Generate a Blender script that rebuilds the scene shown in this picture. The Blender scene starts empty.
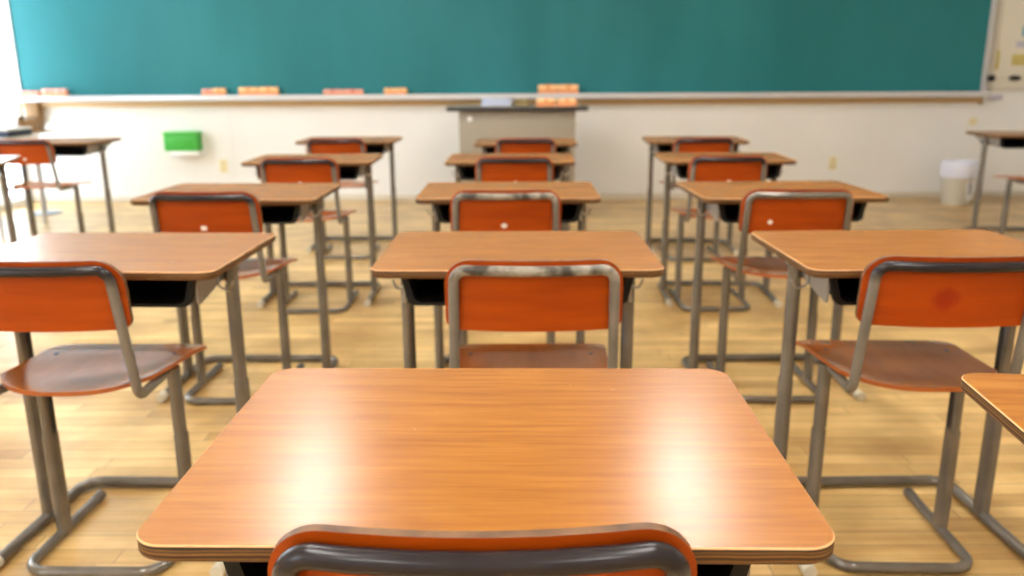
import bpy, bmesh, math, random
from mathutils import Vector, Matrix
random.seed(7)
R = math.radians
col = bpy.context.scene.collection
sc = bpy.context.scene

# ------------------------------------------------------------------ camera
CAM_H = 1.15
cd = bpy.data.cameras.new('camera')
cam = bpy.data.objects.new('camera', cd); col.objects.link(cam)
cd.sensor_width = 36.0
cd.lens = 826.3 / 1024 * 36.0
cd.clip_start = 0.05; cd.clip_end = 200
cam.matrix_world = Matrix.Translation((0, 0, CAM_H)) @ Matrix.Rotation(R(90 - 14.38), 4, 'X') @ Matrix.Rotation(R(-0.29), 4, 'Z')
cd.dof.use_dof = True
cd.dof.focus_distance = 0.95
cd.dof.aperture_fstop = 4.5
sc.camera = cam

# ------------------------------------------------------------------ light and exposure
sc.view_settings.view_transform = 'Standard'
sc.view_settings.look = 'None'
sc.view_settings.gamma = 1.0
sc.view_settings.use_curve_mapping = False
sc.view_settings.exposure = 0.27
SKY = 9.0
LAMP = 30.0
w = bpy.data.worlds.new('sky'); sc.world = w; w.use_nodes = True
bgn = w.node_tree.nodes['Background']
bgn.inputs[0].default_value = (0.80, 0.91, 1.0, 1); bgn.inputs[1].default_value = SKY
sc.cycles.max_bounces = 8; sc.cycles.diffuse_bounces = 5; sc.cycles.glossy_bounces = 4
sc.cycles.transparent_max_bounces = 8
sc.cycles.sample_clamp_indirect = 8.0

XL, XR, YF, YR, ZC = -4.58, 5.20, 7.90, -3.6, 3.0
# (y0, y1, z0, z1) of the openings in the left wall
WINS = [(7.10, 7.86, 0.06, 2.80), (3.4, 5.8, 0.85, 2.75), (-3.2, -1.6, 0.85, 2.75)]  # last opening is added behind the camera to light the chair backs
for (a, b, c, d) in WINS:
    ld = bpy.data.lights.new('window_portal', 'AREA'); ld.shape = 'RECTANGLE'
    ld.size = d - c; ld.size_y = b - a; ld.cycles.is_portal = True
    lo = bpy.data.objects.new('window_portal', ld); col.objects.link(lo)
    lo.location = (XL - 0.17, (a + b) / 2, (c + d) / 2); lo.rotation_euler = (0, R(-90), 0)

# ------------------------------------------------------------------ materials
def lin(c):
    return tuple(((v / 255) / 12.92 if v / 255 <= .04045 else ((v / 255 + .055) / 1.055) ** 2.4) for v in c) + (1,)
def mat(name, rgb, rough=.5, metal=0., spec=.5, coat=0., coat_rough=.1):
    m = bpy.data.materials.new(name); m.use_nodes = True
    b = m.node_tree.nodes['Principled BSDF']
    b.inputs['Base Color'].default_value = lin(rgb); b.inputs['Roughness'].default_value = rough
    b.inputs['Metallic'].default_value = metal; b.inputs['Specular IOR Level'].default_value = spec
    b.inputs['Coat Weight'].default_value = coat; b.inputs['Coat Roughness'].default_value = coat_rough
    return m
def nd(m, t, **kw):
    n = m.node_tree.nodes.new(t)
    for k, v in kw.items(): setattr(n, k, v)
    return n
def lk(m, a, b): m.node_tree.links.new(a, b)
def ramp(m, stops):
    n = nd(m, 'ShaderNodeValToRGB'); e = n.color_ramp.elements
    while len(e) < len(stops): e.new(.5)
    for i, (p, c) in enumerate(stops): e[i].position = p; e[i].color = lin(c)
    return n
def noisy(m, c1, c2, scale=(1, 1, 1), ns=5., detail=4, rough=None, lo=.3, hi=.7, bump=0., mid=None):
    """base colour varies between c1 and c2 with a stretched noise in object space"""
    b = m.node_tree.nodes['Principled BSDF']
    tc = nd(m, 'ShaderNodeTexCoord'); mp = nd(m, 'ShaderNodeMapping'); mp.inputs['Scale'].default_value = scale
    oi = nd(m, 'ShaderNodeObjectInfo'); ad = nd(m, 'ShaderNodeVectorMath', operation='ADD')
    sc_ = nd(m, 'ShaderNodeVectorMath', operation='SCALE'); sc_.inputs['Scale'].default_value = 7.0
    cb = nd(m, 'ShaderNodeCombineXYZ'); lk(m, oi.outputs['Random'], cb.inputs[0]); lk(m, oi.outputs['Random'], cb.inputs[1])
    lk(m, cb.outputs[0], sc_.inputs[0])
    lk(m, tc.outputs['Object'], ad.inputs[0]); lk(m, sc_.outputs[0], ad.inputs[1]); lk(m, ad.outputs[0], mp.inputs[0])
    n = nd(m, 'ShaderNodeTexNoise'); n.inputs['Scale'].default_value = ns; n.inputs['Detail'].default_value = detail
    lk(m, mp.outputs[0], n.inputs['Vector'])
    st = [(lo, c1), (hi, c2)] if mid is None else [(lo, c1), ((lo + hi) / 2, mid), (hi, c2)]
    r = ramp(m, st); lk(m, n.outputs[0], r.inputs[0]); lk(m, r.outputs[0], b.inputs['Base Color'])
    if bump:
        bp = nd(m, 'ShaderNodeBump'); bp.inputs['Strength'].default_value = bump; bp.inputs['Distance'].default_value = .002
        lk(m, n.outputs[0], bp.inputs['Height']); lk(m, bp.outputs[0], b.inputs['Normal'])
    return m, n, r

M = {}
# desk laminate: orange-brown wood grain running across the desk
m = mat('desk_laminate', (196, 120, 62), .34, spec=.5, coat=.12, coat_rough=.42); M['laminate'] = m
_, n1, r1 = noisy(m, (144, 84, 14), (172, 110, 30), (2.2, 34, 1), 3.2, 6, lo=.28, hi=.74, mid=(158, 97, 21))
b = m.node_tree.nodes['Principled BSDF']
n2 = nd(m, 'ShaderNodeTexNoise'); n2.inputs['Scale'].default_value = 5.0; n2.inputs['Detail'].default_value = 5
tc = nd(m, 'ShaderNodeTexCoord'); mp = nd(m, 'ShaderNodeMapping'); mp.inputs['Scale'].default_value = (1, 3, 1)
lk(m, tc.outputs['Object'], mp.inputs[0]); lk(m, mp.outputs[0], n2.inputs['Vector'])
r2 = ramp(m, [(.56, (0, 0, 0)), (.75, (110, 110, 110))]); lk(m, n2.outputs[0], r2.inputs[0])
mx = nd(m, 'ShaderNodeMix', data_type='RGBA'); mx.inputs[7].default_value = lin((208, 152, 66))
lk(m, r2.outputs[0], mx.inputs[0]); lk(m, r1.outputs[0], mx.inputs[6]); lk(m, mx.outputs[2], b.inputs['Base Color'])
n3 = nd(m, 'ShaderNodeTexNoise'); n3.inputs['Scale'].default_value = 60
mr = nd(m, 'ShaderNodeMapRange'); mr.inputs[3].default_value = .22; mr.inputs[4].default_value = .29
lk(m, n3.outputs[0], mr.inputs[0]); lk(m, mr.outputs[0], b.inputs['Roughness'])
M['lam_edge'] = mat('laminate_edge', (228, 176, 118), .5)
# plywood edge: bands of light and dark plies
m = mat('plywood_edge', (150, 100, 50), .6); M['ply'] = m
b = m.node_tree.nodes['Principled BSDF']
tc = nd(m, 'ShaderNodeTexCoord'); sp = nd(m, 'ShaderNodeSeparateXYZ'); lk(m, tc.outputs['Object'], sp.inputs[0])
mr = nd(m, 'ShaderNodeMapRange'); mr.inputs[1].default_value = .7205; mr.inputs[2].default_value = .7395; lk(m, sp.outputs[2], mr.inputs[0])
nz = nd(m, 'ShaderNodeTexNoise'); nz.inputs['Scale'].default_value = 14; lk(m, tc.outputs['Object'], nz.inputs['Vector'])
ma = nd(m, 'ShaderNodeMath', operation='MULTIPLY_ADD'); ma.inputs[1].default_value = .22; lk(m, nz.outputs[0], ma.inputs[0])
sb = nd(m, 'ShaderNodeMath', operation='SUBTRACT'); sb.inputs[1].default_value = .11
lk(m, mr.outputs[0], ma.inputs[2]); lk(m, ma.outputs[0], sb.inputs[0])
r = ramp(m, [(0, (84, 50, 20)), (.10, (112, 74, 32)), (.16, (58, 32, 14)), (.30, (128, 88, 40)), (.40, (52, 28, 12)), (.48, (70, 38, 16)),
             (.56, (142, 100, 48)), (.66, (62, 36, 18)), (.76, (122, 84, 42)), (.84, (40, 26, 18)), (1.0, (30, 20, 15))])
lk(m, sb.outputs[0], r.inputs[0]); lk(m, r.outputs[0], b.inputs['Base Color'])
# chair plywood
m = mat('chair_ply', (196, 78, 16), .42, spec=.25); M['chair'] = m
noisy(m, (152, 57, 0), (172, 71, 0), (1.5, 1.5, 14), 3, 4)
m = mat('seat_ply', (176, 94, 40), .17); M['seat'] = m
noisy(m, (162, 88, 32), (182, 104, 42), (8, 1.2, 1), 3, 3)
M['seatedge'] = mat('seat_edge', (164, 84, 26), .4)
m = mat('chair_worn', (196, 78, 16), .42, spec=.25); M['chair_worn'] = m
_, nn, rr = noisy(m, (150, 54, 0), (170, 67, 0), (1.5, 1.5, 14), 3, 4)
b = m.node_tree.nodes['Principled BSDF']
tc = nd(m, 'ShaderNodeTexCoord')
vm = nd(m, 'ShaderNodeVectorMath', operation='DISTANCE'); vm.inputs[1].default_value = (-.018, -.213, .690)
n4 = nd(m, 'ShaderNodeTexNoise'); n4.inputs['Scale'].default_value = 45; lk(m, tc.outputs['Object'], n4.inputs['Vector'])
ad = nd(m, 'ShaderNodeMath', operation='MULTIPLY_ADD'); ad.inputs[1].default_value = .03
lk(m, tc.outputs['Object'], vm.inputs[0]); lk(m, n4.outputs[0], ad.inputs[0]); lk(m, vm.outputs['Value'], ad.inputs[2])
r = ramp(m, [(.032, (225, 225, 225)), (.048, (0, 0, 0))]); lk(m, ad.outputs[0], r.inputs[0])
mx = nd(m, 'ShaderNodeMix', data_type='RGBA'); mx.inputs[7].default_value = lin((140, 30, 8))
lk(m, r.outputs[0], mx.inputs[0]); lk(m, rr.outputs[0], mx.inputs[6]); lk(m, mx.outputs[2], b.inputs['Base Color'])
m = mat('chair_edge', (128, 84, 50), .55); M['cedge'] = m
noisy(m, (74, 46, 26), (122, 86, 52), (6, 6, 30), 6, 4)
# painted steel
m = mat('steel_paint', (110, 104, 97), .22, .45); M['steel'] = m
noisy(m, (110, 104, 96), (130, 123, 113), (1, 1, 1), 12, 3)
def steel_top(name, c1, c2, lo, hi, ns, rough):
    """painted tube whose crossbar (above 0.70 m) blends to other colours"""
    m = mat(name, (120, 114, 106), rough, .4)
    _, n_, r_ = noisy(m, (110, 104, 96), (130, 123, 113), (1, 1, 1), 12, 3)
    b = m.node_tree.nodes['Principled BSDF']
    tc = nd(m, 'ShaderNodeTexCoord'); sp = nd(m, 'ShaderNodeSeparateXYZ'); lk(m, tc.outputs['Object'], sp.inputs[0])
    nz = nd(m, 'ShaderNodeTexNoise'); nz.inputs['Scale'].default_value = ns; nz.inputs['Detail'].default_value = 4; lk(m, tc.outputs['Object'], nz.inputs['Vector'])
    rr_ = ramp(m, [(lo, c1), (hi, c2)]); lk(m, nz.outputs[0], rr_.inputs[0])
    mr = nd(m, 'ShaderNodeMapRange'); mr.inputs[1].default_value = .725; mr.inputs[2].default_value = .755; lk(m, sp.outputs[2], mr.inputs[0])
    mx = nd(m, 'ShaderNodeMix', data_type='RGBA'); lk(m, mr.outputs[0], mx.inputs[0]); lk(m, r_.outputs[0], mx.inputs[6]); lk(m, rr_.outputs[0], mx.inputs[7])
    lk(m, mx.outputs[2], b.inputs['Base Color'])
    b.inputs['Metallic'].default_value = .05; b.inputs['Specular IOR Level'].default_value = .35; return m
M['steel_dark'] = steel_top('dark_topped_steel', (30, 26, 30), (44, 38, 40), .3, .7, 12, .25)  # crossbar coloured darker than the sides of the tube
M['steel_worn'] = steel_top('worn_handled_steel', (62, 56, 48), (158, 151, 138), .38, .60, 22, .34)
M['slot'] = mat('slot_black', (28, 25, 24), .6)
M['rail'] = mat('bracket_grey', (160, 154, 146), .45, .1)
M['black'] = mat('box_black', (16, 15, 15), .55, spec=.3)
M['rubber'] = mat('rubber_cream', (205, 198, 178), .6)
M['sticker'] = mat('sticker_white', (235, 228, 222), .5)
M['zinc'] = mat('zinc', (170, 165, 158), .3, .8)
# room
m = mat('wall_paint', (236, 233, 226), .7); M['wall'] = m
noisy(m, (232, 231, 227), (238, 237, 234), (1, 1, 1), 1.5, 3)
M['ceil'] = mat('ceiling_paint', (240, 240, 236), .8)
M['base'] = mat('baseboard_paint', (214, 206, 190), .6)
M['white'] = mat('white_paint', (238, 238, 236), .45)
M['alu'] = mat('aluminium', (205, 203, 204), .35, .3)
m = mat('board_green', (20, 108, 112), .5, spec=.3); M['board'] = m
noisy(m, (28, 112, 117), (38, 124, 131), (1.5, 1, .5), 1.2, 5)
M['woodstrip'] = mat('wood_strip', (204, 168, 118), .5)
# floor: narrow planks across the room
m = mat('floor_wood', (200, 160, 104), .30, spec=.5); M['floor'] = m
b = m.node_tree.nodes['Principled BSDF']
tc = nd(m, 'ShaderNodeTexCoord')
br = nd(m, 'ShaderNodeTexBrick'); br.inputs['Scale'].default_value = 1.0; br.inputs['Brick Width'].default_value = .82
br.inputs['Row Height'].default_value = .064; br.inputs['Mortar Size'].default_value = .0018; br.inputs['Bias'].default_value = 0
br.offset = 0; br.offset_frequency = 1; br.inputs['Color1'].default_value = lin((178, 136, 74)); br.inputs['Color2'].default_value = lin((238, 202, 136))
br.inputs['Mortar'].default_value = lin((96, 66, 34)); 
fx = nd(m, 'ShaderNodeSeparateXYZ'); lk(m, tc.outputs['Object'], fx.inputs[0])
dv = nd(m, 'ShaderNodeMath', operation='DIVIDE'); dv.inputs[1].default_value = .064; lk(m, fx.outputs[1], dv.inputs[0])
fl = nd(m, 'ShaderNodeMath', operation='FLOOR'); lk(m, dv.outputs[0], fl.inputs[0])
wn_ = nd(m, 'ShaderNodeTexWhiteNoise', noise_dimensions='1D'); lk(m, fl.outputs[0], wn_.inputs['W'])
sx_ = nd(m, 'ShaderNodeMath', operation='MULTIPLY_ADD'); sx_.inputs[1].default_value = .82; lk(m, wn_.outputs[0], sx_.inputs[0]); lk(m, fx.outputs[0], sx_.inputs[2])
cx_ = nd(m, 'ShaderNodeCombineXYZ'); lk(m, sx_.outputs[0], cx_.inputs[0]); lk(m, fx.outputs[1], cx_.inputs[1]); lk(m, cx_.outputs[0], br.inputs['Vector'])
mp = nd(m, 'ShaderNodeMapping'); mp.inputs['Scale'].default_value = (1.2, 20, 1); lk(m, tc.outputs['Object'], mp.inputs[0])
nz = nd(m, 'ShaderNodeTexNoise'); nz.inputs['Scale'].default_value = 2.4; nz.inputs['Detail'].default_value = 6; lk(m, mp.outputs[0], nz.inputs['Vector'])
r = ramp(m, [(.3, (194, 154, 86)), (.5, (222, 188, 120)), (.68, (238, 212, 150))]); lk(m, nz.outputs[0], r.inputs[0])
mx = nd(m, 'ShaderNodeMix', data_type='RGBA'); mx.inputs[0].default_value = .38
lk(m, br.outputs[0], mx.inputs[6]); lk(m, r.outputs[0], mx.inputs[7])
n5 = nd(m, 'ShaderNodeTexNoise'); n5.inputs['Scale'].default_value = 3.5; n5.inputs['Detail'].default_value = 5; lk(m, tc.outputs['Object'], n5.inputs['Vector'])
r5 = ramp(m, [(.32, (196, 182, 164)), (.62, (255, 255, 255))]); lk(m, n5.outputs[0], r5.inputs[0])
m2 = nd(m, 'ShaderNodeMix', data_type='RGBA', blend_type='MULTIPLY'); m2.inputs[0].default_value = .8
lk(m, mx.outputs[2], m2.inputs[6]); lk(m, r5.outputs[0], m2.inputs[7]); lk(m, m2.outputs[2], b.inputs['Base Color'])
M['felt'] = mat('eraser_felt', (240, 160, 110), .8)
M['eraser'] = mat('eraser_cover', (255, 200, 140), .6)
M['eraserband'] = mat('eraser_band', (240, 160, 96), .6)
M['pink'] = mat('eraser_pink', (244, 176, 156), .6)
M['pinkband'] = mat('eraser_pink_band', (222, 128, 116), .6)
M['green'] = mat('box_green', (62, 172, 58), .5)
M['greend'] = mat('box_green_lid', (84, 190, 76), .5)
M['lect'] = mat('lectern_grey', (150, 139, 122), .45)
M['lecttop'] = mat('lectern_top', (150, 138, 122), .45)
M['lectrim'] = mat('lectern_trim', (44, 42, 42), .45)
M['paperblue'] = mat('paper_blue', (190, 200, 222), .6)
M['paperwhite'] = mat('paper_white', (226, 224, 220), .6)
M['olive'] = mat('olive_box', (150, 130, 84), .6)
M['bag'] = mat('bag_white', (226, 228, 244), .35)
M['bin'] = mat('bin_cream', (206, 200, 184), .4)
M['binlabel'] = mat('bin_label', (232, 232, 236), .5)
M['ink'] = mat('ink_grey', (84, 80, 92), .6)
M['panel'] = mat('panel_beige', (228, 220, 202), .6)
M['yellow'] = mat('tape_yellow', (206, 188, 110), .6)
M['blue'] = mat('clip_blue', (110, 170, 190), .5)
M['lilac'] = mat('paper_lilac', (196, 190, 204), .6)
M['cream'] = mat('outlet_cream', (232, 220, 176), .5)
M['navy'] = mat('navy_cloth', (40, 50, 70), .6)
M['tan'] = mat('tan_wood', (144, 108, 66), .5)
M['greyblue'] = mat('grey_blue_base', (150, 160, 176), .5)
m = bpy.data.materials.new('lamp_diffuser'); m.use_nodes = True; M['lamp'] = m
b = m.node_tree.nodes['Principled BSDF']; b.inputs['Base Color'].default_value = (.9, .9, .9, 1)
b.inputs['Emission Color'].default_value = (1, .98, .95, 1); b.inputs['Emission Strength'].default_value = LAMP
m = bpy.data.materials.new('window_glass'); m.use_nodes = True; M['glass'] = m
nt = m.node_tree; nt.nodes.remove(nt.nodes['Principled BSDF'])
tr = nt.nodes.new('ShaderNodeBsdfTransparent'); gl = nt.nodes.new('ShaderNodeBsdfGlossy'); gl.inputs['Roughness'].default_value = .02
ms = nt.nodes.new('ShaderNodeMixShader'); ms.inputs[0].default_value = .06
nt.links.new(tr.outputs[0], ms.inputs[1]); nt.links.new(gl.outputs[0], ms.inputs[2]); nt.links.new(ms.outputs[0], nt.nodes['Material Output'].inputs[0])

# ------------------------------------------------------------------ mesh helpers
def box(bm, x0, x1, y0, y1, z0, z1, bev=0., seg=2, mi=0):
    vs = [bm.verts.new(p) for p in ((x0, y0, z0), (x1, y0, z0), (x1, y1, z0), (x0, y1, z0), (x0, y0, z1), (x1, y0, z1), (x1, y1, z1), (x0, y1, z1))]
    fs = [bm.faces.new([vs[i] for i in q]) for q in ((3, 2, 1, 0), (4, 5, 6, 7), (0, 1, 5, 4), (1, 2, 6, 5), (2, 3, 7, 6), (3, 0, 4, 7))]
    for f in fs: f.material_index = mi
    if bev:
        es = list({e for f in fs for e in f.edges})
        r_ = bmesh.ops.bevel(bm, geom=es, offset=bev, segments=seg, affect='EDGES', profile=.5)
        for f in r_['faces']: f.material_index = mi
def fillet(pts, radii, seg=7):
    out = []; n = len(pts)
    for i, p in enumerate(pts):
        p = Vector(p); r = radii[i] if isinstance(radii, (list, tuple)) else radii
        if i == 0 or i == n - 1 or r <= 0: out.append(p); continue
        a = (Vector(pts[i - 1]) - p); c = (Vector(pts[i + 1]) - p)
        ang = a.angle(c)
        if ang > 3.1: out.append(p); continue
        d = min(r / math.tan(ang / 2), a.length * .49, c.length * .49); r = d * math.tan(ang / 2)
        a.normalize(); c.normalize(); bis = (a + c).normalized()
        ctr = p + bis * (r / math.sin(ang / 2))
        s = p + a * d - ctr; e = p + c * d - ctr
        tot = s.angle(e); ax = s.cross(e).normalized()
        for k in range(seg + 1): out.append(ctr + Matrix.Rotation(tot * k / seg, 3, ax) @ s)
    return out
def sweep(bm, pts, rx, ry=None, ref=(0, 0, 1), n=14, mi=0, smooth=True):
    """tube along pts; rx is measured across ref, ry along it"""
    ry = ry or rx; pts = [Vector(p) for p in pts]; rings = []; up = Vector(ref)
    for i, p in enumerate(pts):
        if i == 0: t = pts[1] - p
        elif i == len(pts) - 1: t = p - pts[i - 1]
        else: t = (pts[i + 1] - p).normalized() + (p - pts[i - 1]).normalized()
        t.normalize()
        up = up - t * up.dot(t)
        if up.length < 1e-4: up = Vector((1, 0, 0)) - t * t.x
        up.normalize(); sd = t.cross(up)
        rings.append([bm.verts.new(p + sd * (rx * math.cos(a)) + up * (ry * math.sin(a))) for a in (2 * math.pi * k / n for k in range(n))])
    for a, b_ in zip(rings, rings[1:]):
        for k in range(n):
            f = bm.faces.new((a[k], a[(k + 1) % n], b_[(k + 1) % n], b_[k])); f.smooth = smooth; f.material_index = mi
    f = bm.faces.new(rings[0][::-1]); f.material_index = mi
    f = bm.faces.new(rings[-1]); f.material_index = mi
def prism(bm, poly, axis, a, b_, mi=0):
    """poly of 2D points extruded along an axis from a to b_"""
    def P(u, v, t): return (t, u, v) if axis == 'x' else ((u, t, v) if axis == 'y' else (u, v, t))
    A = [bm.verts.new(P(u, v, a)) for u, v in poly]; B = [bm.verts.new(P(u, v, b_)) for u, v in poly]
    fs = [bm.faces.new(A[::-1]), bm.faces.new(B)]
    for i in range(len(poly)): j = (i + 1) % len(poly); fs.append(bm.faces.new((A[i], A[j], B[j], B[i])))
    for f in fs: f.material_index = mi
    return fs
def rrect(hx, hy, r, seg=8):
    out = []
    for cx, cy, a0 in ((hx - r, hy - r, 0), (-hx + r, hy - r, 90), (-hx + r, -hy + r, 180), (hx - r, -hy + r, 270)):
        for k in range(seg + 1):
            a = R(a0 + 90 * k / seg); out.append((cx + r * math.cos(a), cy + r * math.sin(a)))
    return out
def obj(name, bm, mats, parent=None, recalc=True):
    if recalc: bmesh.ops.recalc_face_normals(bm, faces=bm.faces)
    me = bpy.data.meshes.new(name); bm.to_mesh(me); bm.free()
    me.set_sharp_from_angle(angle=R(31))
    for m_ in (mats if isinstance(mats, (list, tuple)) else [mats]): me.materials.append(M[m_] if isinstance(m_, str) else m_)
    o = bpy.data.objects.new(name, me); col.objects.link(o)
    if parent: o.parent = parent
    return o
def thing(name, label, cat, loc=(0, 0, 0), rz=0., group=None):
    o = bpy.data.objects.new(name, None); col.objects.link(o); o.empty_display_size = .1
    o.location = loc; o.rotation_euler = (0, 0, rz); o['label'] = label; o['category'] = cat
    if group: o['group'] = group
    return o
def tag(o, label, cat, group=None):
    o['label'] = label; o['category'] = cat
    if group: o['group'] = group
    return o
def struct(name, bm, m_, parent=None):
    o = obj(name, bm, m_, parent)
    if not parent: o['kind'] = 'structure'
    return o
def dup(root, loc, rz, label):
    def cp(o, par):
        c = o.copy(); col.objects.link(c); c.parent = par
        for ch in [x for x in kids.get(o.name, [])]: cp(ch, c)
        return c
    kids = {}
    for o in list(col.objects):
        if o.parent: kids.setdefault(o.parent.name, []).append(o)
    r_ = cp(root, None); r_.location = loc; r_.rotation_euler = (0, 0, rz); r_['label'] = label
    return r_

# ------------------------------------------------------------------ room shell
bm = bmesh.new(); box(bm, XL - .15, XR + .15, YR - .15, YF + .15, -.1, 0); struct('floor', bm, 'floor')
bm = bmesh.new(); box(bm, XL - .15, XR + .15, YR - .15, YF + .15, ZC, ZC + .1); struct('ceiling', bm, 'ceil')
bm = bmesh.new(); box(bm, XL - .15, XR + .15, YF, YF + .15, 0, ZC)
struct('wall_front', bm, 'wall')
bm = bmesh.new(); box(bm, XR, XR + .15, YR - .15, YF, 0, ZC); struct('wall_right', bm, 'wall')
bm = bmesh.new(); box(bm, XL - .15, XR, YR - .15, YR, 0, ZC); struct('wall_rear', bm, 'wall')
bm = bmesh.new(); ys = YR; prev = YR
for (a, b_, c, d) in sorted(WINS):
    box(bm, XL - .15, XL, prev, a, 0, ZC); box(bm, XL - .15, XL, a, b_, 0, c); box(bm, XL - .15, XL, a, b_, d, ZC); prev = b_
box(bm, XL - .15, XL, prev, YF, 0, ZC); struct('wall_left', bm, 'wall')
for i, (a, b_, c, d) in enumerate(WINS):
    bm = bmesh.new(); t = .022; x0, x1 = XL - .11, XL - .05
    box(bm, x0, x1, a, a + t, c, d); box(bm, x0, x1, b_ - t, b_, c, d); box(bm, x0, x1, a + t, b_ - t, c, c + t); box(bm, x0, x1, a + t, b_ - t, d - t, d)
    box(bm, x0, x1, (a + b_) / 2 - t, (a + b_) / 2 + t, c + t, d - t)
    wn = struct('window_%d' % (i + 1), bm, 'white')
    bm = bmesh.new(); box(bm, XL - .083, XL - .079, a + t, (a + b_) / 2 - t, c + t, d - t); struct('pane', bm, 'glass', wn)
    bm = bmesh.new(); box(bm, XL - .083, XL - .079, (a + b_) / 2 + t, b_ - t, c + t, d - t); struct('pane', bm, 'glass', wn)
bm = bmesh.new(); box(bm, XL, XR, YF - .012, YF, 0, .06, .003); struct('baseboard_front', bm, 'base')
bm = bmesh.new(); box(bm, XR - .012, XR, YR, YF - .012, 0, .06, .003); struct('baseboard_right', bm, 'base')
bm = bmesh.new(); box(bm, -2.645, -2.630, YF - .006, YF, .06, .955, .001); struct('trim_1', bm, 'wall')

# ------------------------------------------------------------------ ceiling lights (out of frame; front pair mirrored in desks, rear pair added as fill)
def ceiling_light(x, y, label):
    t = thing('ceiling_light', label, 'ceiling light', (x, y, ZC), 0, 'long ceiling lights above the desks')
    bm = bmesh.new()
    prism(bm, [(-.17, 0), (.17, 0), (.13, -.05), (-.13, -.05)], 'y', -.63, .63); obj('housing', bm, 'white', t)
    bm = bmesh.new(); box(bm, -.12, .12, -.60, .60, -.066, -.0505, .004); obj('diffuser', bm, 'lamp', t)
for x, sx in ((-1.28, 'above the left aisle'), (1.08, 'above the right aisle')):
    for y, sy in ((-1.8, 'added behind the camera to light the chair backs'), (.3, 'over the foreground desk row'), (2.5, 'over the second and third desk rows'), (4.75, 'nearest to the chalkboard')):
        ceiling_light(x, y, 'long white fluorescent ceiling light %s, %s' % (sx, sy))

# ------------------------------------------------------------------ chalkboard
cb_ = thing('chalkboard', 'wide green chalkboard with aluminium frame and chalk tray on the front wall', 'chalkboard', (0, YF, .992))
BL, BR_ = -4.55, 4.375
bm = bmesh.new(); box(bm, BL + .03, BR_ - .03, -.045, -.012, .0, 1.22); obj('writing_surface', bm, 'board', cb_)
bm = bmesh.new()
box(bm, BL, BL + .030, -.06, -.001, -.01, 1.26, .004); box(bm, BR_ - .035, BR_, -.06, -.001, -.01, 1.26, .004); box(bm, BL + .030, BR_ - .035, -.06, -.001, 1.21, 1.26, .004)
obj('frame', bm, 'alu', cb_)
bm = bmesh.new()
prism(bm, [(-.012, -.002), (-.150, -.002), (-.156, .003), (-.162, .003), (-.164, -.040), (-.150, -.050), (-.012, -.050)], 'x', BL - .03, BR_ + .02); obj('chalk_tray', bm, 'alu', cb_)
bm = bmesh.new(); box(bm, BL + .01, BR_ - .01, -.05, -.001, -.100, -.051, .003); obj('wood_strip', bm, 'woodstrip', cb_)

def px_x(u, zc): return (u - 512) * zc / 826.3
# erasers
def make_eraser(label, band, cover, felt):
    t = thing('chalkboard_eraser', label, 'eraser', (0, 0, 0), 0)
    bm = bmesh.new(); box(bm, -.058, .058, -.026, .026, 0, .026, .004); obj('felt_pad', bm, felt, t)
    bm = bmesh.new(); box(bm, -.058, .058, -.027, .027, .0265, .066, .010, 3); c = obj('cover', bm, cover, t)
    bm = bmesh.new(); box(bm, -.012, .012, -.0285, .0285, .030, .068, .006, 2); obj('strap', bm, band, t)
    return t
proto = {}
def eraser(kind, loc, label, group, rz=0, sc_=1.):
    if kind not in proto:
        proto[kind] = make_eraser(label, *(('eraserband', 'eraser', 'felt') if kind == 'o' else ('pinkband', 'pink', 'felt')))
        t = proto[kind]; t.location = loc; t.rotation_euler = (0, 0, rz)
    else: t = dup(proto[kind], loc, rz, label)
    t['group'] = group; t.scale = (sc_, 1, sc_ if sc_ < 1 else 1)
    return t
TY, TZ = YF - .105, .9905
G = 'chalkboard erasers on the chalk tray'
for kind, u, s, lab in (('p', 28, .75, 'small pink chalkboard eraser at the very left end of the chalk tray'),
                        ('p', 37.5, .75, 'small pink chalkboard eraser, second from the left end of the chalk tray'),
                        ('p', 51.5, 1., 'pink chalkboard eraser, left one of the touching pair near the left end of the tray'),
                        ('p', 64, 1., 'pink chalkboard eraser, right one of the touching pair near the left end of the tray'),
                        ('p', 210, .9, 'pinkish eraser left of an orange eraser, on the tray above the green wall box'),
                        ('o', 222, 1., 'orange eraser beside a pinkish eraser, on the tray above the green wall box'),
                        ('o', 251, 1.0, 'orange eraser, left one of the pair just right of the wall panel seam'),
                        ('o', 271, 1.0, 'orange eraser, right one of the pair just right of the wall panel seam'),
                        ('p', 335, 1.0, 'flat pinkish red eraser, left one of the low pair midway to the lectern'),
                        ('p', 355, 1.0, 'flat pinkish red eraser, right one of the low pair midway to the lectern'),
                        ('o', 391.5, .9, 'pale orange eraser, left one of the pair just left of the lectern'),
                        ('o', 403, .9, 'pale orange eraser, right one of the pair just left of the lectern'),
                        ('o', 549, 1.5, 'large bright orange eraser on the tray behind the lectern, left of two'),
                        ('o', 569, 1.5, 'large bright orange eraser on the tray behind the lectern, right of two')):
    e = eraser(kind, (px_x(u, 7.61), TY, TZ), lab, G, 0, s)
    if u in (251, 271): e.scale = (1.55, 1, 1.1)
    if u in (335, 355): e.scale = (1.55, 1, .75)
    if s == 1.5: e.scale = (1.6, 1, 1.25)

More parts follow.
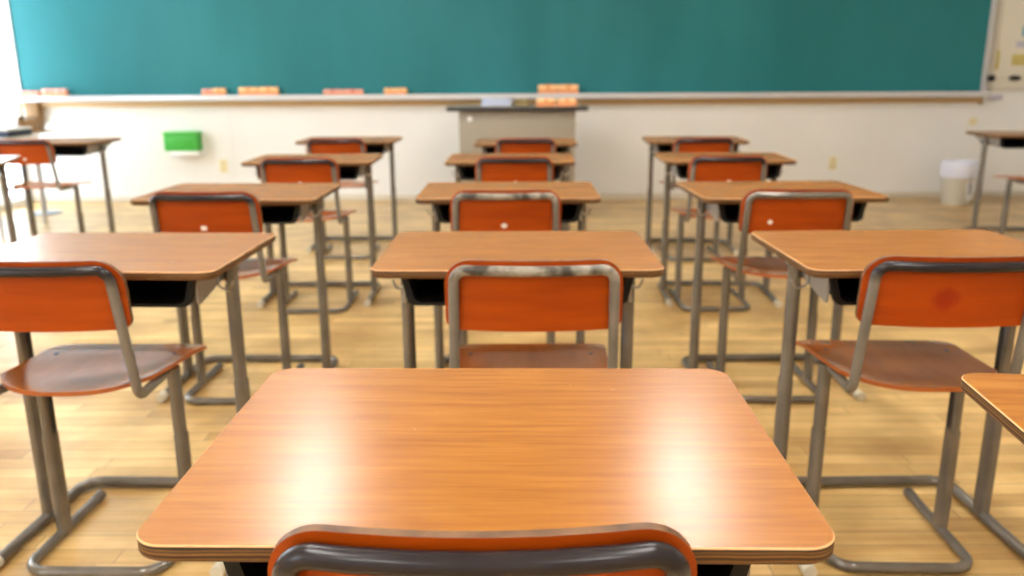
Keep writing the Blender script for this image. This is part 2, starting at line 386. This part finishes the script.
# ------------------------------------------------------------------ lectern
lt = thing('lectern', 'grey lectern with dark edged top in front of the chalkboard', 'lectern', (px_x(518, 6.75), 6.85, 0))
bm = bmesh.new(); box(bm, -.475, .475, 0, .52, .05, .875, .008); obj('body', bm, 'lect', lt)
bm = bmesh.new(); box(bm, -.45, .45, .03, .49, 0, .049); obj('plinth', bm, 'lectrim', lt)
bm = bmesh.new(); box(bm, -.565, .565, -.05, .59, .8755, .910, .008); obj('top_panel', bm, 'lecttop', lt)
bm = bmesh.new(); box(bm, -.57, .57, -.056, -.0505, .878, .909, .002); box(bm, -.571, -.5655, -.056, .59, .878, .909); box(bm, .5655, .571, -.056, .59, .878, .909); obj('edge_trim', bm, 'lectrim', lt)
bm = bmesh.new(); sweep(bm, [(-.385, -.001, .815), (-.385, -.008, .815)], .022, n=20); o = obj('badge', bm, 'paperwhite', lt); o['label'] = 'small round white badge'
LX = lt.location.x
eraser('o', (px_x(547, 6.7), 6.87, .9105), 'bright orange eraser lying on the lectern top, left of two', 'erasers on the lectern').scale = (1.35, 1, .95)
eraser('o', (px_x(568, 6.7), 6.87, .9105), 'bright orange eraser lying on the lectern top, right of two', 'erasers on the lectern').scale = (1.35, 1, .95)
bm = bmesh.new()
for k in range(6):
    dx = random.uniform(-.006, .006); box(bm, -.125 + dx, .125 + dx, -.09, .09, k * .010, k * .010 + .0095, .001)
o = obj('paper_stack', bm, 'paperblue'); o.location = (px_x(498, 7.0), 7.10, .9105); tag(o, 'pale blue stack of papers on top of the lectern', 'papers')
t = thing('chalk_box', 'small olive brown box on the lectern between papers and orange erasers', 'box', (px_x(523, 7.0), 7.10, .9105))
bm = bmesh.new(); box(bm, -.06, .06, -.04, .04, 0, .04, .003); obj('box_body', bm, 'olive', t)
bm = bmesh.new(); box(bm, -.063, .063, -.043, .043, .0405, .055, .003); obj('lid', bm, 'olive', t)

# ------------------------------------------------------------------ school desk
TOPZ = .74
def make_desk():
    t = thing('school_desk', '', 'desk', (0, 0, 0), 0, 'school desks')
    # tabletop: plywood core with laminate skin
    bm = bmesh.new(); hx, hy = .325, .235
    levels = [(0.0040, .721, 1), (0.0008, .7240, 1), (0, .7265, 1), (0, .7380, 1), (0.0, .7390, 2), (0.0010, .7400, 2)]
    rings = [[bm.verts.new((x, y, z)) for x, y in rrect(hx - ins, hy - ins, .032 - ins * .5)] for ins, z, _ in levels]
    for (ra, rb, lv) in zip(rings, rings[1:], levels[1:]):
        for i in range(len(ra)):
            j = (i + 1) % len(ra); f = bm.faces.new((ra[i], ra[j], rb[j], rb[i])); f.material_index = lv[2]; f.smooth = True
    f = bm.faces.new(rings[-1]); f.material_index = 0; f.smooth = False
    for e in f.edges: e.smooth = False
    f = bm.faces.new(rings[0][::-1]); f.material_index = 1
    obj('tabletop', bm, ['laminate', 'ply', 'lam_edge'], t)
    # book box: open towards the pupil
    bm = bmesh.new()
    def prof(hw, zb, r):
        p = [(-hw - .006, .7195)] + [(-hw + .006 + r - r * math.cos(R(a)), zb + r - r * math.sin(R(a))) for a in range(0, 91, 15)]
        return p + [(-u, v) for u, v in p[::-1]]
    out = prof(.247, .650, .022); inn = [(u * .985, v + (.0035 if v < .71 else 0)) for u, v in out]
    O = [[bm.verts.new((u, y, v)) for u, v in out] for y in (-.172, .15)]; I = [[bm.verts.new((u, y, v)) for u, v in inn] for y in (-.172, .146)]
    for k in range(len(out) - 1):
        f = bm.faces.new((O[0][k], O[0][k + 1], O[1][k + 1], O[1][k])); f.smooth = True
        f = bm.faces.new((I[0][k + 1], I[0][k], I[1][k], I[1][k + 1])); f.smooth = True
        bm.faces.new((O[0][k + 1], O[0][k], I[0][k], I[0][k + 1]))
    bm.faces.new(O[1]); bm.faces.new(I[1][::-1])
    lip = [(u * 1.045 + (.0 if abs(u) < .2 else 0), v - (.004 if v < .70 else 0)) for u, v in out]
    L = [[bm.verts.new((u, y, v)) for u, v in lip] for y in (-.184, -.1721)]; K = [[bm.verts.new((u, y, v)) for u, v in inn] for y in (-.184, -.1721)]
    for k in range(len(out) - 1):
        bm.faces.new((L[0][k], L[0][k + 1], L[1][k + 1], L[1][k])); bm.faces.new((K[0][k + 1], K[0][k], K[1][k], K[1][k + 1]))
        bm.faces.new((L[0][k + 1], L[0][k], K[0][k], K[0][k + 1])); bm.faces.new((L[1][k], L[1][k + 1], K[1][k + 1], K[1][k]))
    obj('book_box', bm, 'black', t, recalc=False)
    for s in (-1, 1):
        bm = bmesh.new()
        prism(bm, [(-.1715, .7200), (-.1715, .655), (-.165, .648), (-.155, .648), (-.03, .670), (.04, .670), (.15, .688), (.19, .70), (.19, .7200)], 'x', s * .2560, s * .2610)
        prism(bm, [(-.1715, .7200), (-.1715, .7150), (.19, .7150), (.19, .7200)], 'x', s * .2610, s * .305)
        obj('side_bracket', bm, 'rail', t)
        bm = bmesh.new(); lx = s * .276
        sweep(bm, [(lx, 0, .022), (lx, 0, .40)], .018, .026, (0, 1, 0), 18)
        sweep(bm, [(lx, 0, .40), (lx, 0, .404)], .0165, .024, (0, 1, 0), 18)
        sweep(bm, [(lx, 0, .404), (lx, 0, .7195)], .0150, .022, (0, 1, 0), 18)
        lg = obj('leg', bm, 'steel', t)
        bm = bmesh.new(); xi = lx - s * .0150
        for k in range(11): box(bm, min(xi, xi - s * .0012), max(xi, xi - s * .0012), -.0065, .0065, .41 + k * .022, .41 + k * .022 + .016)
        box(bm, min(xi, xi - s * .0006), max(xi, xi - s * .0006), -.009, .009, .408, .655)
        obj('adjustment_slot', bm, 'slot', lg)
        bm = bmesh.new()
        hxx = s * .2615
        sweep(bm, fillet([(hxx + s * .001, -.06, .705), (hxx + s * .004, -.06, .664), (hxx + s * .030, -.06, .652), (hxx + s * .040, -.06, .676)], .010, 5), .0032, n=8)
        sweep(bm, [(hxx, -.06, .700), (hxx + s * .004, -.06, .700)], .009, n=12)
        obj('bag_hook', bm, 'zinc', t)
    bm = bmesh.new()
    sweep(bm, fillet([(-.276, -.232, .0165), (-.276, .185, .0165), (.276, .185, .0165), (.276, -.232, .0165)], .055, 9), .0145, n=14); obj('base_frame', bm, 'steel', t)
    for s in (-1, 1):
        bm = bmesh.new(); sweep(bm, [(s * .276, -.262, .0165), (s * .276, -.256, .0165), (s * .276, -.225, .0165)], .0165, n=16); obj('rubber_foot', bm, 'rubber', t)
    return t

# ------------------------------------------------------------------ school chair
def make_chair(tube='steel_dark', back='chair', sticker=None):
    t = thing('school_chair', '', 'chair', (0, 0, 0), 0, 'school chairs')
    y0 = -.190
    def yc(x, z, k=.024): return y0 - .12 * (z - .69) - k * (1 - (x / .185) ** 2)
    # backrest
    bm = bmesh.new(); W, zt, zb, rt, rb = .187, .784, .628, .056, .024; th = .0055
    xs = []
    NC = 10
    for k in range(NC + 1): xs.append(-W + rt * (1 - math.cos(R(90 * k / NC))))
    for k in range(1, 13): xs.append(-W + rt + (2 * W - 2 * rt) * k / 13)
    xs += [-x for x in xs[:NC + 1][::-1]]
    def zr(x):
        d = W - abs(x)
        top = zt if d >= rt else zt - rt + math.sqrt(max(0, rt * rt - (rt - d) ** 2))
        bot = zb if d >= rb else zb + rb - math.sqrt(max(0, rb * rb - (rb - d) ** 2))
        return bot, top
    nz_ = 8; F = []; Bk = []
    for x in xs:
        b0, t0 = zr(x); a_ = []; c_ = []
        for k in range(nz_ + 1):
            z = b0 + (t0 - b0) * k / nz_
            a_.append(bm.verts.new((x, yc(x, z) + th, z))); c_.append(bm.verts.new((x, yc(x, z) - th, z)))
        F.append(a_); Bk.append(c_)
    n = len(xs)
    for i in range(n - 1):
        for k in range(nz_):
            for G_, fl in ((F, 0), (Bk, 1)):
                q = (G_[i][k], G_[i + 1][k], G_[i + 1][k + 1], G_[i][k + 1]); f = bm.faces.new(q[::-1] if fl == 0 else q); f.smooth = True
        for kk in (0, nz_):
            f = bm.faces.new((F[i][kk], F[i + 1][kk], Bk[i + 1][kk], Bk[i][kk])); f.material_index = 1
    for i in (0, n - 1):
        for k in range(nz_):
            f = bm.faces.new((F[i][k], F[i][k + 1], Bk[i][k + 1], Bk[i][k])); f.material_index = 1
    obj('backrest', bm, [back, 'cedge'], t)
    # seat
    bm = bmesh.new(); nu, nv = 24, 14; T = []; Bo = []
    for i in range(nu + 1):
        u = -1 + 2 * i / nu; a_ = []; c_ = []
        yr = -.188 + .085 * abs(u) ** 3.2; yf = .185 - .012 * abs(u) ** 10
        for k in range(nv + 1):
            v = k / nv; y = yr + (yf - yr) * v; x = u * (.178 + .016 * v)
            z = .4785 + .010 * abs(u) ** 2 * (1 - v) - .008 * math.sin(math.pi * min(1, v * 1.3)) * (1 - u * u) - .007 * max(0, v - .8) / .2 + .004 * (1 - v) ** 3
            a_.append(bm.verts.new((x, y, z))); c_.append(bm.verts.new((x, y, z - .010)))
        T.append(a_); Bo.append(c_)
    for i in range(nu):
        for k in range(nv):
            f = bm.faces.new((T[i][k], T[i + 1][k], T[i + 1][k + 1], T[i][k + 1])); f.smooth = True
            f = bm.faces.new((Bo[i][k + 1], Bo[i + 1][k + 1], Bo[i + 1][k], Bo[i][k])); f.smooth = True
        for kk in (0, nv): f = bm.faces.new((T[i][kk], T[i + 1][kk], Bo[i + 1][kk], Bo[i][kk])); f.material_index = 1
    for k in range(nv):
        for i in (0, nu): f = bm.faces.new((T[i][k], T[i][k + 1], Bo[i][k + 1], Bo[i][k])); f.material_index = 1
    obj('seat', bm, ['seat', 'seatedge'], t)
    for s in (-1, 1):
        for yb in (-.02, .08):
            bm = bmesh.new(); sweep(bm, [(s * .150, yb, .473), (s * .150, yb, .4802)], .006, n=10); obj('bolt', bm, 'slot', t)
    # tube behind the backrest, bending forward under the seat
    tr_ = .0112
    pts = [(-.152, .060, .4550), (-.173, -.170, .4650)]
    zt_ = .765
    for x in (-.166, -.11, -.055, 0, .055, .11, .166):
        pts.append((x, yc(x, zt_) - th - tr_ - .0006, zt_))
    pts += [(.173, -.170, .4650), (.152, .060, .4550)]
    rad = [0, .034, .048, 0, 0, 0, 0, 0, .048, .034, 0]
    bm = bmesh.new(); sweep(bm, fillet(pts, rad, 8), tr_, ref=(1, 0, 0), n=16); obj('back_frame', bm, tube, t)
    bm = bmesh.new(); sweep(bm, [(-.160, .03, .455), (.160, .03, .455)], .009, n=10); obj('seat_crossbar', bm, 'steel', t)
    for s in (-1, 1):
        bm = bmesh.new(); lx = s * .166
        sweep(bm, [(lx, .03, .018), (lx, .03, .285)], .0170, .023, (0, 1, 0), 18)
        sweep(bm, [(lx, .03, .285), (lx, .03, .289)], .0155, .021, (0, 1, 0), 18)
        sweep(bm, [(lx, .03, .289), (lx, .03, .462)], .0142, .0195, (0, 1, 0), 18)
        lg = obj('leg', bm, 'steel', t)
        bm = bmesh.new(); xi = lx - s * .0142
        for k in range(7): box(bm, min(xi, xi - s * .0012), max(xi, xi - s * .0012), .024, .036, .295 + k * .021, .295 + k * .021 + .015)
        box(bm, min(xi, xi - s * .0006), max(xi, xi - s * .0006), .0215, .0385, .292, .442)
        obj('adjustment_slot', bm, 'slot', lg)
    bm = bmesh.new()
    sweep(bm, fillet([(-.166, .200, .0145), (-.166, -.155, .0145), (.166, -.155, .0145), (.166, .200, .0145)], .055, 9), .0130, n=14); obj('base_frame', bm, 'steel', t)
    for s in (-1, 1):
        bm = bmesh.new(); sweep(bm, [(s * .166, .190, .0145), (s * .166, .220, .0145)], .0142, n=14); obj('end_cap', bm, 'steel', t)
    if sticker:
        bm = bmesh.new(); sx, sz, hw, hh, rnd = sticker
        pr = rrect(hw, hh, min(hw, hh) * (.98 if rnd else .2), 5)
        A = [bm.verts.new((sx + u, yc(sx + u, sz + v) - th - .0010, sz + v)) for u, v in pr]; B = [bm.verts.new((sx + u, yc(sx + u, sz + v) - th + .0002, sz + v)) for u, v in pr]
        bm.faces.new(A); bm.faces.new(B[::-1])
        for i in range(len(pr)): j = (i + 1) % len(pr); bm.faces.new((A[j], A[i], B[i], B[j]))
        o = obj('sticker', bm, 'sticker', t); o['label'] = 'small round white sticker' if rnd else 'small square white sticker'
    return t

DESKS = [
 ('D1', -.024, .897, -.018, 'glossy orange brown school desk in the foreground, nearest to the camera'),
 ('R1', .925, .838, -.11, 'school desk whose top corner juts in at the bottom right edge'),
 ('C2', .014, 1.990, -.010, 'school desk with wooden top directly beyond the foreground desk, in the middle'),
 ('L2', -.968, 1.995, -.035, 'large school desk at left, behind the near left chair with shiny seat'),
 ('R2', .970, 1.980, .015, 'large school desk at right, behind the near right chair with stained backrest'),
 ('C3', -.010, 3.08, -.008, 'school desk in the middle column, third from the camera'),
 ('L3', -1.005, 3.08, -.018, 'left column school desk, second from the camera, behind the chair with square sticker'),
 ('R3', .982, 3.06, .026, 'right column school desk, second from the camera, behind chair with off-centre sticker'),
 ('C4', -.004, 4.33, -.020, 'school desk in the middle column, fourth from the camera, second from the lectern'),
 ('L4', -1.025, 4.36, .010, 'school desk in the left column, second from the chalkboard'),
 ('R4', 1.095, 4.33, -.045, 'school desk in the right column, second from the chalkboard'),
 ('C5', .095, 5.45, -.025, 'school desk in the middle column standing just before the lectern'),
 ('L5', -1.095, 5.72, -.013, 'school desk in the left column, the one nearest to the chalkboard'),
 ('R5', 1.215, 5.58, -.060, 'school desk in the right column, the one nearest to the chalkboard'),
 ('LL5', -3.10, 5.76, .02, 'school desk at far left by the window with orange chair facing it'),
 ('LL4', -2.95, 4.30, .33, 'turned school desk cut by the left edge of the picture, pale in window light'),
 ('RR5', 3.67, 5.97, -.07, 'school desk at far right before the white waste bin'),
]
desk0 = make_desk()
for i, (k, x, y, a, lab) in enumerate(DESKS):
    if i == 0: desk0.location = (x, y, 0); desk0.rotation_euler = (0, 0, a); desk0['label'] = lab
    else: dup(desk0, (x, y, 0), a, lab)

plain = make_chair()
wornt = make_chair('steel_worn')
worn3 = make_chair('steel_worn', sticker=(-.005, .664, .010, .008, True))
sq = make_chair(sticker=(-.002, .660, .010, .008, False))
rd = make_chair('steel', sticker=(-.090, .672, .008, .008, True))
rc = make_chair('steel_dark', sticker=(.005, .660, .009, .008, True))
stain = make_chair(back='chair_worn')
CH = [
 ('D1', plain, -.027, .835, 0, 'school chair cut by the bottom edge, pushed up to the foreground desk'),
 ('C2', wornt, .046, 1.875, 0, 'school chair with worn silvery back tube, directly beyond the foreground desk'),
 ('L2', plain, -.998, 1.89, -.02, 'school chair at left edge with bright shine on its glossy seat'),
 ('R2', stain, .935, 1.89, -.035, 'school chair at right with dark red stain on its orange backrest'),
 ('C3', worn3, -.020, 2.955, 0, 'school chair with silvery worn tube and white sticker, second beyond the foreground desk'),
 ('L3', sq, -1.027, 2.955, -.02, 'school chair with square white sticker and dark tube, second in the left column'),
 ('R3', rd, .960, 2.945, -.02, 'school chair with white sticker on the left of its backrest, second in the right column'),
 ('C4', rc, .014, 4.14, .0, 'school chair with white sticker, third in the middle column beyond foreground desk'),
 ('L4', rc, -1.010, 4.14, .01, 'school chair with white sticker, at the left column desk second from the chalkboard'),
 ('R4', rc, 1.030, 4.14, -.01, 'school chair with white sticker, at the right column desk second from the chalkboard'),
 ('C5', plain, .088, 5.33, 0, 'school chair in the middle column nearest to the lectern'),
 ('L5', plain, -1.090, 5.40, 0, 'school chair in the left column nearest to the chalkboard'),
 ('R5', plain, 1.175, 5.30, 0, 'school chair in the right column nearest to the chalkboard'),
 ('LL5', rc, -3.04, 5.43, -.05, 'orange school chair at far left by the window with a white sticker'),
 ('RR5', rc, 3.50, 5.50, .0, 'school chair whose seat corner shows at the right edge, near the waste bin'),
]
used = set()
for k, src, x, y, a, lab in CH:
    if src.name not in used:
        used.add(src.name); first = src; src.location = (x, y, 0); src.rotation_euler = (0, 0, a); src['label'] = lab
    else: dup(src, (x, y, 0), a, lab)

# ------------------------------------------------------------------ things along the front wall
t = thing('wall_box', 'bright green box on a white wall holder under the left chalkboard', 'box', (px_x(181, 7.64), YF, .49))
bm = bmesh.new(); box(bm, -.155, .155, -.16, -.02, .0, .150, .008); obj('box_body', bm, 'green', t)
bm = bmesh.new(); box(bm, -.160, .160, -.165, -.015, .151, .175, .006); obj('lid', bm, 'greend', t)
bm = bmesh.new(); box(bm, -.10, .16, -.17, -.001, -.045, -.001, .004); box(bm, -.16, .16, -.014, -.001, -.045, .15, .003); obj('holder', bm, 'white', t)
for u, z, lab in ((222, .335, 'cream wall outlet under the chalkboard, right of the green box'), (836, .335, 'cream wall outlet on the right part of the front wall')):
    t = thing('wall_outlet', lab, 'outlet', (px_x(u, 7.79), YF, z), 0, 'wall outlets')
    bm = bmesh.new(); box(bm, -.036, .036, -.008, -.0005, -.06, .06, .003); obj('cover_plate', bm, 'cream', t)
    bm = bmesh.new()
    for zz in (-.025, .025):
        for xx in (-.007, .007): box(bm, xx - .0015, xx + .0015, -.0095, -.0082, zz - .008, zz + .008)
    obj('socket_slots', bm, 'slot', t)
# bulletin panel right of the board
t = thing('bulletin_board', 'beige notice panel right of the chalkboard', 'notice board', (0, YF, 0))
bm = bmesh.new(); box(bm, 4.47, 5.15, -.018, -.001, 1.02, 2.2, .003); obj('panel', bm, 'panel', t)
bm = bmesh.new(); box(bm, 4.43, 4.469, -.022, -.001, 1.0, 2.2, .003); box(bm, 4.43, 5.17, -.022, -.001, .995, 1.018, .003); obj('frame', bm, 'base', t)
def wthing(name, label, cat, u, v, bmf, m_, grp=None, zc=7.74, yo=.019):
    u -= 6; z = CAM_H - (v - 74.5) * zc / 852; o = bmf()
    o = obj(name, o, m_); o.location = (px_x(u, zc), YF - yo, z); tag(o, label, cat, grp); return o
def bx(w_, h_, d_, bev=.003):
    def f():
        bm = bmesh.new(); box(bm, -w_ / 2, w_ / 2, -d_, 0, -h_ / 2, h_ / 2, bev); return bm
    return f
def knob():
    bm = bmesh.new(); sweep(bm, [(0, 0, 0), (0, -.012, 0)], .012, n=14); sweep(bm, [(0, -.0121, 0), (0, -.016, 0), (0, -.030, 0), (0, -.034, 0)], .034, .030, n=20); return bm
wthing('wall_hook', 'round black hook knob close to the right frame of the chalkboard', 'knob', 991, 79, knob, 'slot', 'black knobs')
wthing('wall_hook', 'wide black knob near the right edge of the picture', 'knob', 1014.5, 79, knob, 'slot', 'black knobs').scale = (1.5, 1, .8)
wthing('tape_strip', 'vertical yellow strip right of the chalkboard frame', 'tape', 996, 61, bx(.035, .17, .003, 0), 'yellow')
wthing('notice_strip', 'wide yellowish paper strip above the right black knob', 'notice', 1018, 61, bx(.15, .10, .003, 0), 'yellow')
wthing('magnet', 'small grey rectangular magnet below the blue clip', 'magnet', 1017, 46, bx(.09, .05, .012), 'lilac')
wthing('clip', 'pale blue clip on the notice panel at the right edge', 'clip', 1021, 33, bx(.08, .08, .02), 'blue')
wthing('label_card', 'lilac card on the wall below the notice panel', 'card', 1000, 98, bx(.14, .05, .003, 0), 'lilac', yo=.0)
wthing('wall_bracket', 'small dark bracket at the right end of the chalk tray', 'bracket', 985, 101, bx(.03, .07, .03), 'olive', yo=.0)
wthing('wall_button', 'round cream button on the front wall under the notice panel', 'button', 980.5, 122, lambda: (lambda bm: (sweep(bm, [(0, 0, 0), (0, -.012, 0), (0, -.016, 0)], .035, n=24), bm)[1])(bmesh.new()), 'cream', yo=.0005)

# ------------------------------------------------------------------ waste bin
t = thing('waste_bin', 'small cream waste bin lined with a white bag at the right wall end', 'waste bin', (px_x(961, 7.45), 7.50, 0))
def lathe(bm, prof, n=32, wob=0.):
    rings = []
    for (r_, z) in prof:
        rings.append([bm.verts.new(((r_ + wob * math.sin(5 * a + z * 40)) * math.cos(a), (r_ + wob * math.sin(7 * a)) * math.sin(a), z)) for a in (2 * math.pi * k / n for k in range(n))])
    for a, b_ in zip(rings, rings[1:]):
        for k in range(n): f = bm.faces.new((a[k], a[(k + 1) % n], b_[(k + 1) % n], b_[k])); f.smooth = True
    bm.faces.new(rings[0][::-1])
    return rings
bm = bmesh.new(); rg = lathe(bm, [(.115, 0), (.118, .005), (.135, .36), (.139, .365), (.139, .372), (.131, .372), (.112, .012)]); bm.faces.new(rg[-1]); obj('bin_body', bm, 'bin', t)
bm = bmesh.new(); rg = lathe(bm, [(.150, .245), (.158, .26), (.155, .34), (.147, .382), (.140, .390), (.126, .384), (.118, .30)], 40, .004); bm.faces.new(rg[-1]); obj('bag_liner', bm, 'bag', t)
bm = bmesh.new()
prism(bm, [(-.045, .05), (.045, .05), (.045, .22), (-.045, .22)], 'y', -.004, .0); lb = obj('bin_label', bm, 'binlabel', t); lb.location = (.062, -.118, .0); lb.rotation_euler = (R(-3), 0, R(28))
bm = bmesh.new()
for k, (a, b_) in enumerate(((.19, .02), (.165, .026), (.14, .022), (.115, .028))): box(bm, -b_, b_, -.006, -.0042, a - .007, a + .007)
o = obj('label_print', bm, 'ink', lb)

# ------------------------------------------------------------------ left corner by the window
t = thing('side_table', 'white topped side table by the window at far left', 'table', (-4.12, 6.35, 0))
bm = bmesh.new(); box(bm, -.37, .37, -.33, .33, .70, .725, .006); obj('tabletop', bm, 'white', t)
for sx in (-1, 1):
    for sy in (-1, 1):
        bm = bmesh.new(); sweep(bm, [(sx * .33, sy * .29, .0), (sx * .33, sy * .29, .699)], .013, n=12); obj('leg', bm, 'alu', t)
bm = bmesh.new(); box(bm, -.31, .31, -.27, .27, .655, .699); obj('apron', bm, 'white', t)
t = thing('storage_case', 'dark navy case lying on the white side table by the window', 'case', (-3.98, 6.40, .7255))
bm = bmesh.new(); box(bm, -.24, .24, -.16, .16, 0, .045, .006); obj('case_body', bm, 'navy', t)
bm = bmesh.new(); box(bm, -.245, .245, -.165, .165, .046, .062, .006); obj('lid', bm, 'paperwhite', t)
t = thing('pedestal_stand', 'small wooden topped stand on a grey pole in the left corner', 'stand', (-4.10, 7.22, 0))
bm = bmesh.new(); box(bm, -.12, .12, -.12, .12, .700, .718, .004); obj('top', bm, 'tan', t)
bm = bmesh.new(); sweep(bm, [(0, 0, .016), (0, 0, .699)], .015, n=14); obj('pole', bm, 'greyblue', t)
bm = bmesh.new(); lathe(bm, [(.13, 0), (.13, .008), (.09, .015), (.02, .020), (.0151, .024)], 28); obj('base', bm, 'greyblue', t)
t = thing('wooden_caddy', 'small tan wooden caddy standing on the pedestal stand', 'caddy', (-4.12, 7.22, .7185))
bm = bmesh.new(); box(bm, -.085, .085, -.055, -.045, 0, .09); box(bm, -.085, .085, .045, .055, 0, .09); box(bm, -.085, -.075, -.044, .044, 0, .12); box(bm, .075, .085, -.044, .044, 0, .12); box(bm, -.074, .074, -.044, .044, 0, .01); obj('tray', bm, 'tan', t)
bm = bmesh.new(); sweep(bm, [(-.074, 0, .108), (.074, 0, .108)], .007, n=10); obj('handle', bm, 'slot', t)
o = bmesh.new(); box(o, -.06, .06, -.10, 0, -.11, .11, .004)
o = obj('wall_rack', o, 'tan'); o.location = (-4.43, YF, .835); tag(o, 'tan wooden rack hung on the wall under the left end of the chalk tray', 'rack')
